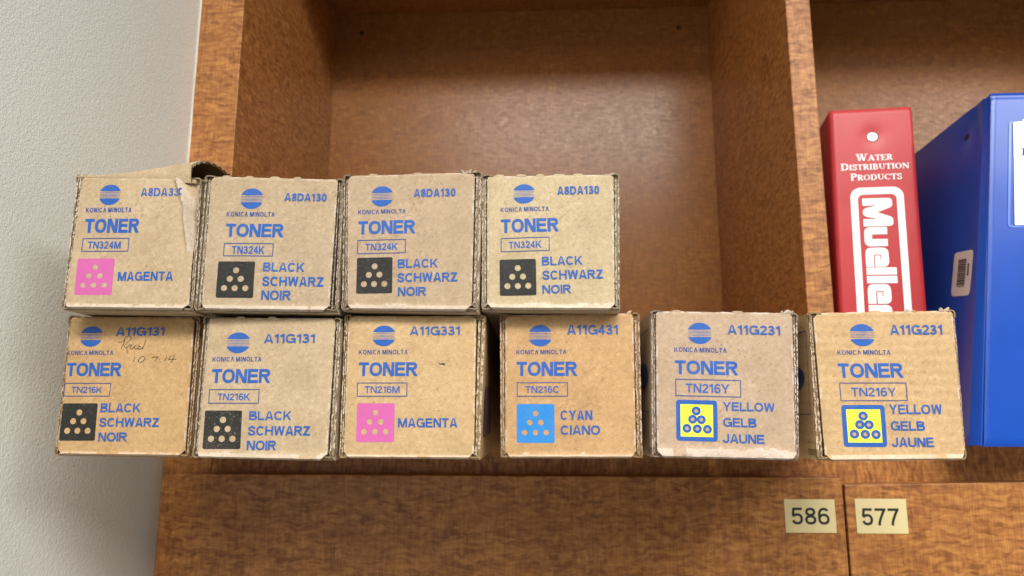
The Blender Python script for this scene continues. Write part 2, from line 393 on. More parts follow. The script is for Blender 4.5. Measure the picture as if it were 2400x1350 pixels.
# ------------------------------------------------------------------ doors with their number labels
def door(x0, x1, zl, zr, txt, lx0, lx1, lz0, lz1, tx0, tx1, tz0, tz1):
    b = MB(); y0, y1 = .582, .5995
    b.add([(x0,y0,-.46),(x1,y0,-.46),(x1,y1,-.46),(x0,y1,-.46),(x0,y0,zl),(x1,y0,zr),(x1,y1,zr),(x0,y1,zl)],
          [(0,3,2,1),(4,5,6,7),(0,1,5,4),(1,2,6,5),(2,3,7,6),(3,0,4,7)])
    d = b.build('door', W_DOOR, cab, bevel=.0007)
    lb = MB(); lb.box(lx0, lx1, y0-.0004, y0-.00003, lz0, lz1)
    pl = lb.build('number_label', [M_TAPE, M_DARK], d, bevel=.00012)
    f = Flat(); f.text(txt, tx0, tx1, tz0, tz1, th=.150, gap=.12)
    # the digits are printed on the label: same mesh
    o = f.build('digits', M_DARK, None, lambda u, w_: (u, y0-.0004, w_, 0, -1, 0), cell=0)
    me = o.data; n0 = MB(); n0.v = [tuple(v.co) for v in pl.data.vertices]; n0.f = [tuple(p.vertices) for p in pl.data.polygons]; n0.m = [0]*len(n0.f)
    n0.add([tuple(v.co) for v in me.vertices], [tuple(p.vertices) for p in me.polygons], 1)
    bpy.data.objects.remove(pl); bpy.data.objects.remove(o)
    n0.build('number_label', [M_TAPE, M_DARK], d)
    return d
door(-.3013, .2342, -.0512, -.0523, '586', .1883, .2272, -.0938, -.0687, .1934, .2224, -.0877, -.0750)
door(.2360, .7880, -.0577, -.0475, '577', .2428, .2818, -.0940, -.0680, .2472, .2756, -.0880, -.0752)

# ------------------------------------------------------------------ toner cartons
BOX = {
 'B1': dict(pos=(-0.2292, 0.3744, 0.0537), yaw=0.0293, outer=[(-35.7, 78.6), (36.3, 76.2), (37.2, -0.6), (-36.2, 1.2)], panel=[(-33.1, 77.8), (33.9, 76.2), (34.5, 0.6), (-35.3, 1.6)],
  items=[('logo', '', -21.44, -8.75, 60.59, 72.66), ('km', '', -27.84, -1.82, 56.35, 59.09), ('t', 'TONER', -27.6, 3.39, 44.43, 52.6), ('rect', '', -27.9, -1.86, 33.89, 41.24), ('t', 'TN324M', -24.75, -6.19, 35.36, 39.52), ('sqM', '', -29.58, -8.76, 9.23, 29.76), ('t', 'MAGENTA', -6.16, 24.88, 17.08, 22.15), ('t', 'A8DA330', 2.57, 27.43, 65.72, 70.51)]),
 'B2': dict(pos=(-0.1518, 0.3764, 0.0532), yaw=0.0516, outer=[(-38.8, 77.8), (39.8, 76.0), (39.9, -0.9), (-39.1, 0.9)], panel=[(-35.4, 77.8), (36.4, 76.2), (34.7, 0.0), (-35.4, 0.9)],
  items=[('logo', '', -17.99, -4.8, 58.34, 70.32), ('km', '', -24.92, 2.09, 53.87, 56.6), ('t', 'TONER', -24.75, 7.63, 42.05, 49.68), ('rect', '', -25.05, 2.32, 31.32, 38.38), ('t', 'TN324K', -20.66, -2.42, 32.53, 36.91), ('sqK', '', -27.74, -7.17, 7.77, 28.15), ('t', 'BLACK', -2.54, 20.36, 22.41, 27.48), ('t', 'SCHWARZ', -2.52, 31.13, 14.25, 19.53), ('t', 'NOIR', -2.76, 13.42, 6.61, 11.85), ('t', 'A8DA130', 7.04, 30.6, 63.02, 67.52)]),
 'B3': dict(pos=(-0.0727, 0.3781, 0.0532), yaw=-0.002, outer=[(-39.4, 78.2), (39.3, 79.0), (38.1, -1.2), (-37.6, 0.9)], panel=[(-37.2, 78.2), (35.2, 79.1), (34.1, -0.2), (-34.3, 0.9)],
  items=[('logo', '', -23.59, -10.49, 59.48, 71.46), ('km', '', -30.3, -3.31, 55.26, 57.74), ('t', 'TONER', -29.88, 2.35, 43.54, 51.28), ('rect', '', -29.7, -2.88, 32.61, 40.15), ('t', 'TN324K', -25.38, -7.17, 34.31, 38.2), ('sqK', '', -29.8, -9.8, 10.07, 30.22), ('t', 'BLACK', -6.91, 15.4, 24.21, 29.14), ('t', 'SCHWARZ', -6.93, 26.15, 16.38, 21.4), ('t', 'NOIR', -6.47, 9.1, 8.61, 13.48), ('t', 'A8DA130', 1.15, 24.54, 64.78, 69.39)]),
 'B4': dict(pos=(0.0043, 0.3798, 0.0534), yaw=-0.0023, outer=[(-38.0, 77.5), (39.4, 77.0), (37.7, -0.4), (-37.6, 0.6)], panel=[(-34.9, 77.2), (36.1, 77.1), (34.9, -0.1), (-34.6, 0.8)],
  items=[('logo', '', -20.61, -7.69, 60.4, 71.84), ('km', '', -27.18, -0.36, 55.83, 58.42), ('t', 'TONER', -27.04, 5.0, 43.9, 51.73), ('rect', '', -26.89, -0.3, 33.25, 40.77), ('t', 'TN324K', -22.74, -4.55, 34.95, 38.82), ('sqK', '', -27.66, -7.6, 8.43, 28.71), ('t', 'BLACK', -4.37, 17.87, 25.12, 30.03), ('t', 'SCHWARZ', -4.2, 28.9, 17.32, 22.32), ('t', 'NOIR', -4.25, 11.34, 9.46, 14.19), ('t', 'A8DA130', 4.51, 27.82, 65.42, 70.14)]),
 'C1': dict(pos=(-0.2358, 0.3935, -0.0258), yaw=0.0055, outer=[(-38.5, 79.8), (39.2, 78.4), (38.8, -0.3), (-38.3, 0.7)], panel=[(-38.2, 79.5), (35.7, 78.7), (36.0, 0.4), (-38.1, 1.2)],
  items=[('logo', '', -30.44, -16.84, 61.75, 73.58), ('km', '', -37.09, -9.76, 57.09, 59.57), ('t', 'TONER', -36.53, -4.09, 44.98, 52.63), ('rect', '', -36.76, -9.42, 33.8, 41.01), ('t', 'TN216K', -32.39, -14.13, 35.6, 39.08), ('sqK', '', -36.59, -15.74, 9.01, 29.73), ('t', 'BLACK', -13.84, 9.08, 24.74, 29.73), ('t', 'SCHWARZ', -13.75, 20.22, 16.7, 21.66), ('t', 'NOIR', -13.67, 2.62, 8.71, 13.64), ('t', 'A11G131', -9.21, 19.11, 67.96, 72.89)]),
 'C2': dict(pos=(-0.1515, 0.3839, -0.0261), yaw=0.004, outer=[(-38.2, 77.9), (39.7, 76.5), (39.0, -0.6), (-38.7, 0.7)], panel=[(-35.2, 77.2), (36.3, 76.8), (35.1, -0.6), (-36.5, 0.8)],
  items=[('logo', '', -24.45, -10.7, 57.29, 68.93), ('km', '', -31.43, -3.68, 52.69, 55.28), ('t', 'TONER', -31.1, 1.9, 40.85, 48.57), ('rect', '', -31.71, -3.85, 29.96, 37.37), ('t', 'TN216K', -26.92, -8.71, 31.58, 35.28), ('sqK', '', -33.56, -12.63, 5.41, 26.04), ('t', 'BLACK', -8.64, 14.72, 20.89, 25.68), ('t', 'SCHWARZ', -8.82, 25.38, 12.71, 17.7), ('t', 'NOIR', -9.02, 7.16, 4.89, 9.95), ('t', 'A11G131', -2.95, 25.85, 62.87, 67.86)]),
 'C3': dict(pos=(-0.0722, 0.3862, -0.026), yaw=0.0003, outer=[(-38.3, 78.4), (40.7, 77.7), (38.0, -0.2), (-38.3, 0.5)], panel=[(-36.4, 78.1), (35.5, 77.7), (34.8, 0.2), (-36.0, 0.5)],
  items=[('logo', '', -22.46, -9.08, 60.96, 72.49), ('km', '', -29.55, -2.17, 56.45, 58.95), ('t', 'TONER', -29.19, 3.51, 44.52, 52.12), ('rect', '', -29.48, -2.11, 33.64, 40.8), ('t', 'TN216M', -25.46, -6.11, 35.35, 39.06), ('sqM', '', -29.39, -8.54, 9.07, 29.82), ('t', 'MAGENTA', -6.55, 25.8, 16.92, 21.81), ('t', 'A11G331', -1.28, 26.79, 67.0, 71.94)]),
 'C4': dict(pos=(0.0152, 0.3917, -0.0258), yaw=-0.0009, outer=[(-39.2, 78.7), (38.9, 79.2), (38.3, 0.4), (-38.5, -0.0)], panel=[(-36.1, 78.7), (35.4, 79.2), (34.7, 0.4), (-36.0, 0.2)],
  items=[('logo', '', -23.32, -9.77, 60.85, 72.78), ('km', '', -29.89, -2.17, 56.43, 58.94), ('t', 'TONER', -29.75, 3.74, 44.45, 52.32), ('rect', '', -29.43, -1.74, 33.46, 40.83), ('t', 'TN216C', -24.96, -6.19, 35.24, 38.96), ('sqC', '', -29.69, -9.07, 8.39, 29.22), ('t', 'CYAN', -5.76, 11.54, 20.63, 25.77), ('t', 'CIANO', -5.74, 15.54, 12.75, 17.75), ('t', 'A11G431', -1.54, 26.85, 67.38, 72.63)]),
 'C5': dict(pos=(0.0967, 0.3881, -0.0257), yaw=-0.0035, outer=[(-36.7, 79.8), (42.8, 77.6), (38.2, -0.5), (-38.9, 1.0)], panel=[(-34.1, 79.8), (39.9, 78.3), (36.6, -0.3), (-36.2, 1.0)],
  items=[('logo', '', -17.63, -4.0, 61.38, 73.11), ('km', '', -24.93, 3.14, 56.84, 59.4), ('t', 'TONER', -24.96, 8.69, 44.7, 52.19), ('rect', '', -24.93, 9.47, 33.15, 41.94), ('t', 'TN216Y', -19.64, 3.44, 34.97, 39.77), ('sqY', '', -25.39, -3.65, 9.51, 31.11), ('t', 'YELLOW', -0.46, 27.06, 25.22, 29.85), ('t', 'GELB', -0.65, 16.9, 16.92, 21.62), ('t', 'JAUNE', -1.2, 20.66, 8.45, 13.12), ('t', 'A11G231', 4.32, 32.86, 66.38, 71.41)]),
 'C6': dict(pos=(0.1828, 0.3871, -0.026), yaw=-0.0011, outer=[(-37.6, 78.4), (39.9, 79.3), (37.7, 0.3), (-38.8, -0.2)], panel=[(-35.4, 78.4), (39.0, 79.3), (37.1, 0.5), (-34.4, -0.4)],
  items=[('logo', '', -17.38, -3.61, 59.99, 72.02), ('km', '', -24.26, 3.51, 55.44, 57.92), ('t', 'TONER', -24.56, 9.11, 43.13, 50.86), ('rect', '', -24.32, 9.95, 31.07, 40.37), ('t', 'TN216Y', -18.64, 4.33, 33.32, 37.93), ('sqY', '', -24.5, -2.28, 7.01, 28.83), ('t', 'YELLOW', 0.04, 27.6, 24.04, 29.05), ('t', 'GELB', 0.26, 17.89, 15.52, 20.38), ('t', 'JAUNE', 0.2, 21.66, 7.07, 12.0), ('t', 'A11G231', 4.61, 32.35, 66.25, 71.45)]),
}
HAND = [[(-4.2, 65.0), (-3.5, 67.0), (-1.6, 67.9), (-0.2, 67.2), (-0.3, 65.8), (-1.8, 64.3), (-3.1, 62.9)], [(-3.4, 65.8), (-4.1, 63.8), (-5.3, 60.6)], [(-7.8, 64.5), (-6.0, 64.3), (-3.6, 65.0)], [(-4.1, 63.2), (-3.3, 61.5), (-2.2, 61.0), (-1.0, 62.1), (0.2, 62.9), (0.9, 62.5), (0.1, 61.5), (-0.2, 60.8), (0.6, 60.4), (1.8, 61.0)], [(-2.0, 61.0), (-1.4, 58.1)], [(1.8, 61.0), (2.3, 62.0), (3.2, 62.3), (3.2, 61.9)], [(2.3, 61.8), (2.6, 60.6), (3.6, 60.4), (4.7, 61.0)], [(6.2, 61.9), (5.0, 61.6), (4.5, 60.8), (5.1, 60.2), (6.4, 60.6), (7.5, 61.5)], [(8.5, 65.6), (8.1, 63.2), (7.3, 60.9), (7.6, 60.2)], [(2.9, 55.6), (2.7, 53.1)], [(7.0, 56.0), (5.9, 55.1), (5.4, 53.7), (6.1, 52.9), (7.5, 53.1), (8.7, 54.2), (9.0, 55.4), (8.1, 56.1), (7.0, 56.0)], [(9.9, 54.6), (10.2, 54.7)], [(13.1, 55.4), (16.4, 55.9), (16.3, 55.4), (14.8, 53.6)], [(17.1, 54.5), (17.5, 54.6)], [(21.5, 56.1), (20.6, 53.6)], [(24.0, 56.5), (22.8, 54.5), (23.9, 54.4), (27.3, 54.5)], [(26.0, 56.9), (25.2, 54.5), (24.3, 52.6)]]
ROT = dict(B3=.010, B4=.015, B2=-.008, C5=-.026)
for k_, e_ in (('C1', 1.0), ('B1', .6)): BOX[k_]['panel'] = [(BOX[k_]['panel'][0][0]+e_, BOX[k_]['panel'][0][1])]+BOX[k_]['panel'][1:3]+[(BOX[k_]['panel'][3][0]+e_, BOX[k_]['panel'][3][1])]
LIP = dict(B1=(3.2, .8), B2=(3.6, 1.0), B3=(4.2, .9), B4=(4.4, 1.2), C1=(2.0, .7), C2=(4.2, 1.4), C3=(2.2, .5), C4=(2.8, .9), C5=(6.6, 1.8), C6=(3.6, 1.1))
BL = .44
def carton(key, label, base, seed, ribs=0.0):
    d = BOX[key]; mm = .001
    root = tag(empty('toner_carton', d['pos'], d['yaw']), label, 'carton', 'toner cartons stacked on the shelf')
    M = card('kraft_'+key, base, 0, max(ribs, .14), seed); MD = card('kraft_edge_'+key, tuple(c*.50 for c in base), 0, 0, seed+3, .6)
    MW = card('kraft_worn_'+key, tuple(min(.85, c*.82+.16) for c in base), 0, 0, seed+5, .7)  # pale board: torn and scuffed paper, plus light painted on folds
    O = [Vector((a*mm, b*mm)) for a, b in d['outer']]; Pq = [Vector((a*mm, b*mm)) for a, b in d['panel']]
    def quad(Q, s, t): return (Q[3]*(1-s)+Q[2]*s)*(1-t)+(Q[0]*(1-s)+Q[1]*s)*t
    Wd = sum((O[1]-O[0]).length for _ in (0,)); Wd = ((O[1].x-O[0].x)+(O[2].x-O[3].x))/2; H = ((O[0].y-O[3].y)+(O[1].y-O[2].y))/2
    R4 = [Vector((-Wd/2, H)), Vector((Wd/2, H)), Vector((Wd/2, .0004)), Vector((-Wd/2, .0004))]
    def body(s, t, y):
        k = sstep(0, .12, y); a = quad(O, s, t); b = quad(R4, s, t); p = a*(1-k)+b*k
        return (p.x, y, p.y)
    # ---- carton body: four walls with a recess behind the front panel
    mb = MB(); ys = [.0024, .03, .06, .12, .28, BL]; nt_ = 10
    def ring(y, ins=0):
        c = []
        for s0, t0, s1, t1 in ((0,0,1,0),(1,0,1,1),(1,1,0,1),(0,1,0,0)):
            for i in range(nt_):
                s = lerp(s0, s1, i/nt_); t = lerp(t0, t1, i/nt_)
                s = ins/Wd+s*(1-2*ins/Wd); t = ins/H+t*(1-2*ins/H)
                x, yy, z = body(s, t, y)
                wob = .0005*n3(x*45+seed, y*30, z*45)
                c.append((x+wob*(1 if s > .5 else -1)*sstep(0, .03, y), yy, z))
        return c
    n = 4*nt_; rings = [ring(.0125, .0022), ring(.0024, .0022)]+[ring(y) for y in ys]
    vs = [p for r_ in rings for p in r_]; fs = []
    for a in range(len(rings)-1):
        for i in range(n): fs.append((a*n+i, a*n+(i+1) % n, (a+1)*n+(i+1) % n, (a+1)*n+i))
    mb.add(vs, fs); mb.add(rings[0], [tuple(range(n))]); mb.add(rings[-1], [tuple(reversed(range(n)))])
    mb.build('carton_body', MD if False else M, root)
    # ---- front panel surface
    lipw, lipa = LIP[key]; lipw *= mm; lipa *= 1.7*mm
    def st(u, w_):
        t = .5; s = .5
        for _ in range(3):
            wb = lerp(Pq[3].y, Pq[2].y, s); wt = lerp(Pq[0].y, Pq[1].y, s); t = (w_-wb)/(wt-wb)
            ul = lerp(Pq[3].x, Pq[0].x, t); ur = lerp(Pq[2].x, Pq[1].x, t); s = (u-ul)/(ur-ul)
        return s, t, (w_-wb), (wt-w_), (u-ul), (ur-u)
    def disp(u, w_):
        s, t, db, dt, dl, dr = st(u, w_)
        sc_, tc = min(1, max(0, s)), min(1, max(0, t))
        y = -.0007*math.sin(math.pi*sc_)*math.sin(math.pi*tc)
        y += .00045*n3(u*38+seed*3.1, w_*38, seed)+.00016*n3(u*120, w_*120+seed, 2)
        hl = lipw*(1+.35*n3(u*70+seed*5, 0, 3)+.15*n3(u*260, seed, 1))
        if db < hl:                                                  # rounded, crushed fold at the foot
            k = 1-max(0, db)/hl
            y -= lipa*sstep(0, .75, k)*(1+.25*n3(u*150, w_*80, seed))
            if db < .0011: y += .0019*(1-max(0, db)/.0011)**2
        if dt < .0012: y += .0013*(1-max(0, dt)/.0012)**2
        for e in (dl, dr):
            if e < .0016: y += .00055*(1-max(0, e)/.0016)**2
        if key == 'B1':
            f = sstep(.026, .042, w_)
            c1 = lerp(.0320, .0282, sstep(.031, .060, w_)) if w_ < .060 else lerp(.0282, .0218, (w_-.060)/.017)
            c2 = c1+lerp(.002, .0045, sstep(.04, .077, w_))
            q = u-c1
            y += f*(-.0021*math.exp(-(q/.0013)**2)+.0003*math.exp(-((q+.0018)/.0008)**2)+.0034*sstep(.0005, .006, q))
            y += f*.0018*math.exp(-((u-c2-.003)/.0012)**2)
        if key == 'C3': y += .0006*math.exp(-(((u-.0169)/.0015)**2+((w_-.0511)/.0012)**2))
        return y
    mb = MB(); NU, NW = 72, 78; idx = {}; V = []
    rag = dict(C1=.12, C3=.10).get(key, .26)*mm
    tl_cut = .0030 if key in ('B2','B3','C3','C4','C6','B1') else .0016
    for j in range(NW+1):
        t = j/NW
        for i in range(NU+1):
            s = i/NU; p = quad(Pq, s, t); u, w_ = p.x, p.y
            jl = rag*(n3(w_*900, seed, 1)+.6*n3(w_*300, seed, 5)); jr = rag*(n3(w_*900, seed, 9)+.6*n3(w_*300, seed, 7))
            u += jl*max(0, 1-s*14)+jr*max(0, 1-(1-s)*14)
            w_ += .00035*(n3(u*180, seed, 4)+.7*n3(u*700, seed, 6))*max(0, 1-(1-t)*14)+.00018*n3(u*160, seed, 8)*max(0, 1-t*14)
            # corners rounded away, so the dark hollow behind shows
            for cs, ct, cut in ((0,0,.0036),(1,0,.0036),(0,1,tl_cut),(1,1,.0020)):
                ds = (s if cs == 0 else 1-s)*Wd; dt_ = (t if ct == 0 else 1-t)*H
                if ds+dt_ < cut:
                    k = (cut-ds-dt_)/2; u += k*(1 if cs == 0 else -1); w_ += k*(1 if ct == 0 else -1)
            V.append((u, disp(u, w_), w_))
    F = [(j*(NU+1)+i, j*(NU+1)+i+1, (j+1)*(NU+1)+i+1, (j+1)*(NU+1)+i) for j in range(NW) for i in range(NU)]
    mb.add(V, F)
    for q, f_ in enumerate(F):                                       # pale faces: scuffed cut edges; foot fold scuffed, its upward light put into colour
        x_, _, z_ = [sum(V[i][k] for i in f_)/4 for k in range(3)]; s__, t__, db_, dt_, dl_, dr_ = st(x_, z_)
        hl_ = lipw*(1+.35*n3(x_*70+seed*5, 0, 3)+.15*n3(x_*260, seed, 1))
        worn = db_ < hl_*.78 and n3(x_*60, seed*3, 2) > -.35
        worn = worn or (min(dl_, dr_) < .0013 and n3(z_*130, seed*7, 4) > .05) or (dt_ < .0013 and n3(x_*110, seed*4, 6) > .0)
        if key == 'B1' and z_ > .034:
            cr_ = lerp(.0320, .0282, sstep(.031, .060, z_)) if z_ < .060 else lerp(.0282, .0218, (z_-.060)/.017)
            worn = worn or -.0004 < x_-cr_ < .0042+.0015*n3(z_*120, 3, 3)  # crease facet paler: its tilt to the light is put into the colour
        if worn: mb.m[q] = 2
    # returned edge of the board, 1.7 mm thick
    loop = [i for i in range(NU+1)]+[(j)*(NU+1)+NU for j in range(1, NW+1)]+[NW*(NU+1)+i for i in range(NU-1, -1, -1)]+[j*(NU+1) for j in range(NW-1, 0, -1)]
    ev = [V[i] for i in loop]; bk = [(x, max(y, -.0005)+.0017, z) for x, y, z in ev]; L = len(loop)
    mb.add(ev+bk, [(i, i+L, (i+1) % L+L, (i+1) % L) for i in range(L)], 1)
    # torn paper fibres along the cut edges
    rr = random.Random(seed*13+1)
    for _ in range(110 if key not in ('C1',) else 40):
        side = rr.choice((0, 1)); t = rr.uniform(.03, .97); p = quad(Pq, side, t); sg = -1 if side == 0 else 1
        y0 = disp(p.x, p.y)-.0001; ln = rr.uniform(.0002, .0008); a = rr.uniform(-.0005, .0005); hh = rr.uniform(.0001, .0003)
        mb.add([(p.x-sg*.0003, y0, p.y-hh), (p.x-sg*.0003, y0, p.y+hh), (p.x+sg*ln, y0-rr.uniform(0, .0005), p.y+a)], [(0, 1, 2)], 2)
    # perforation tabs along the top fold
    tabs = dict(B2=(.12,.30,.50,.68), B4=(.10,.27,.42,.57,.72), B3=(.2,.55), C2=(.25,.5), C5=(.15,.6), C6=(.45,)).get(key, ())
    for s in tabs:
        p = quad(Pq, s, 1); hw_ = rr.uniform(.0022, .0034)
        pts = [(-hw_, -.0006), (-hw_*.8, .0004), (-hw_*.3, .0007), (hw_*.4, .0006), (hw_*.85, .0004), (hw_, -.0006)]
        fr_ = [(p.x+a, .0004, p.y+b) for a, b in pts]; bk_ = [(p.x+a, .0030, p.y+b*.9) for a, b in pts]
        mb.add(fr_+bk_, [tuple(range(6)), (0,6,7,1), (1,7,8,2), (2,8,9,3), (3,9,10,4), (4,10,11,5)])
    # loose paper tufts where the lid was torn
    tuft = dict(C5=[(.97, 1, 10)], C6=[(.70, 1, 4), (.95, 1, 12)], B1=[(.02, 1, 6)], B3=[(.96, 1, 6)], C4=[(.97, 1, 4)], B4=[(.98, 1, 3)]).get(key, [])
    for s, t, k in tuft:
        for _ in range(k):
            p = quad(Pq, s+rr.uniform(-.05, .03), t); x, z = p.x, p.y-.0006
            dx, dz = rr.uniform(-.0028, .0034), rr.uniform(.0006, .0026); ww = rr.uniform(.0005, .0013); y0 = rr.uniform(-.0004, .0015)
            mb.add([(x-ww, y0, z), (x+ww, y0, z), (x+dx*.6+ww*.9, y0-.0006, z+dz*.7), (x+dx*.6-ww*.6, y0-.0004, z+dz*.8), (x+dx+ww*.2, y0+.0003, z+dz)],
                   [(0,1,2,3), (3,2,4)], 2)
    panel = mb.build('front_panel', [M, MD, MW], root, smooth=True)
    panel.modifiers.new('edges', 'EDGE_SPLIT').split_angle = 1.0
    # ---- side flaps: the corrugated edges that frame the panel
    for side in (0, 1):
        mb = MB(); s_ = side; sg = 1 if side == 0 else -1           # sg: towards the panel
        gap = abs((quad(Pq, s_, .5)-quad(O, s_, .5)).x)
        nb = max(1, min(3, round(gap/.0017)))
        NT = 64
        def up(f, t):
            a = quad(O, s_, t); b = quad(Pq, s_, t); return a.x+(b.x-a.x)*f, a.y
        for kb in range(nb):
            f0 = kb/nb+.04; f1 = (kb+1)/nb-.20
            yb = (.0001, .0009, .0004)[kb]+.0004*rr.random()
            t0, t1 = .012+.02*rr.random()*(kb > 0), .985-.02*rr.random()*(kb > 0)
            wdt = max(.0007, gap/nb)
            for (fa, fb, amp) in ((f0, f0+.27/nb, .0008), (f1-.27/nb, f1, .0008)):      # the two liners
                pts = []
                for i in range(NT+1):
                    t = lerp(t0, t1, i/NT)
                    xa, z = up(fa, t); xb, _ = up(fb, t); j = .00022*n3(z*500, seed+kb, side*3+fa*9); yy = yb+amp*(n3(z*800, seed*2+kb*3+fa*7, side)+.4)
                    pts.append((xa+j, xb+j, yy, z))
                vs = []
                for xa, xb, yy, z in pts: vs += [(xa, yy, z), (xb, yy, z), (xb, .012, z), (xa, .012, z)]
                fs = []
                for i in range(NT):
                    a = 4*i; b_ = a+4
                    fs += [(a, a+1, b_+1, b_), (a+1, a+2, b_+2, b_+1), (a+3, a, b_, b_+3)]
                q0 = len(mb.f); mb.add(vs, fs)
                for i in range(NT):                                  # torn paper shows pale on the cut edge
                    if n3(i*.45, seed*3+kb, fa*5+side) > -.12: mb.m[q0+3*i] = 1
            # fluting between them
            NF = 200; vs = []
            for i in range(NF+1):
                t = lerp(t0, t1, i/NF); xm, z = up((f0+f1)/2, t); am = abs(up(f1, t)[0]-up(f0, t)[0])*.36
                x = xm+am*math.sin(z*2*math.pi/.0019+seed); yy = yb+.0003+.0004*n3(z*700, seed, kb+5)
                vs += [(x-.00012, yy, z-.0001), (x+.00012, yy, z+.0001), (x+.00012, .006, z+.0001), (x-.00012, .006, z-.0001)]
            mb.add(vs, [f for i in range(NF) for f in ((4*i, 4*i+1, 4*i+5, 4*i+4), (4*i+1, 4*i+2, 4*i+6, 4*i+5), (4*i+3, 4*i, 4*i+4, 4*i+7))])
        # rolled board at the foot corner, hood at the top corner
        def strip(pts, th, y0, y1):
            v, f = ribbon(pts, th); k = len(pts)
            vs = [(a, y0+.0003*n3(a*900, b*900, seed), b) for a, b in v]+[(a, y1, b) for a, b in v]; m = 2*k
            fs = list(f)+[(i, i+1, i+1+m, i+m) for i in range(k-1)]+[(i+k+1, i+k, i+k+m, i+k+1+m) for i in range(k-1)]
            mb.add(vs, fs)
        g = max(gap, .0014); o0 = quad(O, s_, 0); o1 = quad(O, s_, 1)
        x0, z0 = o0.x, max(o0.y, .0006)
        strip([(x0+sg*.0004, z0+.0050), (x0+sg*.0003, z0+.0020), (x0+sg*.0009, z0+.0007), (x0+sg*.0020, z0+.0004), (x0+sg*(g+.0022), z0+.0009)], .0007, -.0004, .012)
        strip([(x0+sg*(g*.9), z0+.0042), (x0+sg*(g*.8), z0+.0024), (x0+sg*(g*.4+.0004), z0+.0016)], .0005, .0006, .012)
        x1, z1 = o1.x, o1.y
        hl_ = .0065 if (side == 0) != (key in ('B3', 'C3')) else .0038
        strip([(x1+sg*.0004, z1-.0040), (x1+sg*.0003, z1-.0012), (x1+sg*.0010, z1-.0002), (x1+sg*.0028, z1+.0001), (x1+sg*hl_, z1-.0006)], .0007, -.0002, .012)
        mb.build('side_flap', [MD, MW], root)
    # ---- print
    surf = lambda u, w_: (u, disp(u, w_), w_, 0, -1, 0)
    rot = ROT.get(key, 0)
    words = Flat(); fine = Flat(); code = None
    clip = None
    for kind, txt, u0, u1, w0, w1 in d['items']:
        u0, u1, w0, w1 = u0*mm, u1*mm, w0*mm, w1*mm; cu, cw = (u0+u1)/2, (w0+w1)/2
        if kind == 'logo':
            lg = Flat(); rx, ry = (u1-u0)/2, (w1-w0)/2
            gaps = [.285, .142, 0, -.142, -.285]; edges = []
            NX = 24
            def wl(x, g, sgn): return g+sgn*(.047+.022*x*x)+(g*.10)*x*x
            def span(lo, hi):
                top = []; bot = []
                for i in range(NX+1):
                    x = -1+2*i/NX; c = math.sqrt(max(0, 1-x*x)); a = max(lo(x), -c); b_ = min(hi(x), c)
                    if b_ > a+1e-4: top.append((x, b_)); bot.append((x, a))
                k = len(top)
                if k > 1: lg.raw([(cu+x*rx, cw+y*ry) for x, y in top+bot], [(i, i+1, k+i+1, k+i) for i in range(k-1)])
            span(lambda x: wl(x, gaps[0], 1), lambda x: 2)
            for a, b_ in zip(gaps[1:], gaps[:-1]): span(lambda x: wl(x, a, 1), lambda x: wl(x, b_, -1))
            span(lambda x: -2, lambda x: wl(x, gaps[-1], -1))
            lg.build('globe_emblem', I_BLUE, root, surf)
        elif kind == 'km':
            fine.text('KONIC^ MINOLT^', u0, u1, w0, w1, th=.175, gap=.16, rot=rot, space=.36)
        elif kind == 'rect':
            th = .00042; cr, sr = math.cos(rot), math.sin(rot)
            pts = [(u0, w0), (u1, w0), (u1, w1), (u0, w1)]
            pts = [(cu+(a-cu)*cr-(b-cw)*sr, cw+(a-cu)*sr+(b-cw)*cr) for a, b in pts]
            mid = ((pts[0][0]+pts[1][0])/2, (pts[0][1]+pts[1][1])/2)
            fine.rib([mid]+pts[1:]+[pts[0], mid], th)
        elif kind == 't':
            th = .212 if txt == 'TONER' else (.165 if txt.startswith('TN') else .185)
            if key == 'B1' and txt.startswith('A8'):
                code = Flat(); code.text(txt, u0, u1, w0, w1, th=.18, gap=.10, rot=.01)
            else: words.text(txt, u0, u1, w0, w1, th=th, rot=rot, gap=.055 if txt == 'TONER' else .10)
        elif kind.startswith('sq'):
            sq = Flat(); a = u1-u0; h = w1-w0
            def rt(pts): return [(cu+(x-cu)*math.cos(rot)-(y-cw)*math.sin(rot), cw+(x-cu)*math.sin(rot)+(y-cw)*math.cos(rot)) for x, y in pts]
            dots = [(.5, .755), (.345, .52), (.64, .52), (.21, .265), (.495, .265), (.78, .265)]
            if kind != 'sqY':
                ink_ = dict(K=I_BLACK, M=I_MAG, C=I_CYAN)[kind[2]]
                if key == 'C2': ink_ = I_DUSTY
                r = .083 if kind == 'sqK' else .074
                sq.fill([rt(rrect(u0, u1, w0, w1, a*.045))]+[rt(circ(u0+x*a, w0+y*h, r*a, r*h)) for x, y in dots])
                sq.build('colour_square', ink_, root, surf)
            else:
                ye = Flat(); ye.fill([rt(rrect(u0+a*.105, u1-a*.105, w0+h*.105, w1-h*.105, a*.01))]+[rt(circ(u0+x*a, w0+y*h, a*.056, h*.056)) for x, y in ((.49,.735),(.40,.53),(.61,.525),(.26,.305),(.51,.30),(.755,.295))])
                ye.build('colour_square', I_YEL, root, surf)
                sq.fill([rt(rrect(u0, u1, w0, w1, a*.075)), rt(rrect(u0+a*.105, u1-a*.105, w0+h*.105, w1-h*.105, a*.008))])
                for x, y in ((.49,.735),(.40,.53),(.61,.525),(.26,.305),(.51,.30),(.755,.295)):
                    sq.fill([rt(circ(u0+x*a, w0+y*h, a*.110, h*.110)), rt(circ(u0+x*a, w0+y*h, a*.046, h*.046))])
                sq.build('square_border', I_BLUE, root, surf, lift=.00016)
    words.build('lettering', I_BLUE, root, surf); fine.build('fine_print', I_KM, root, surf)
    if code: code.build('lettering', I_BLUE, root, surf, clip=((.0262, .068, 0), (1, .2, 0)))
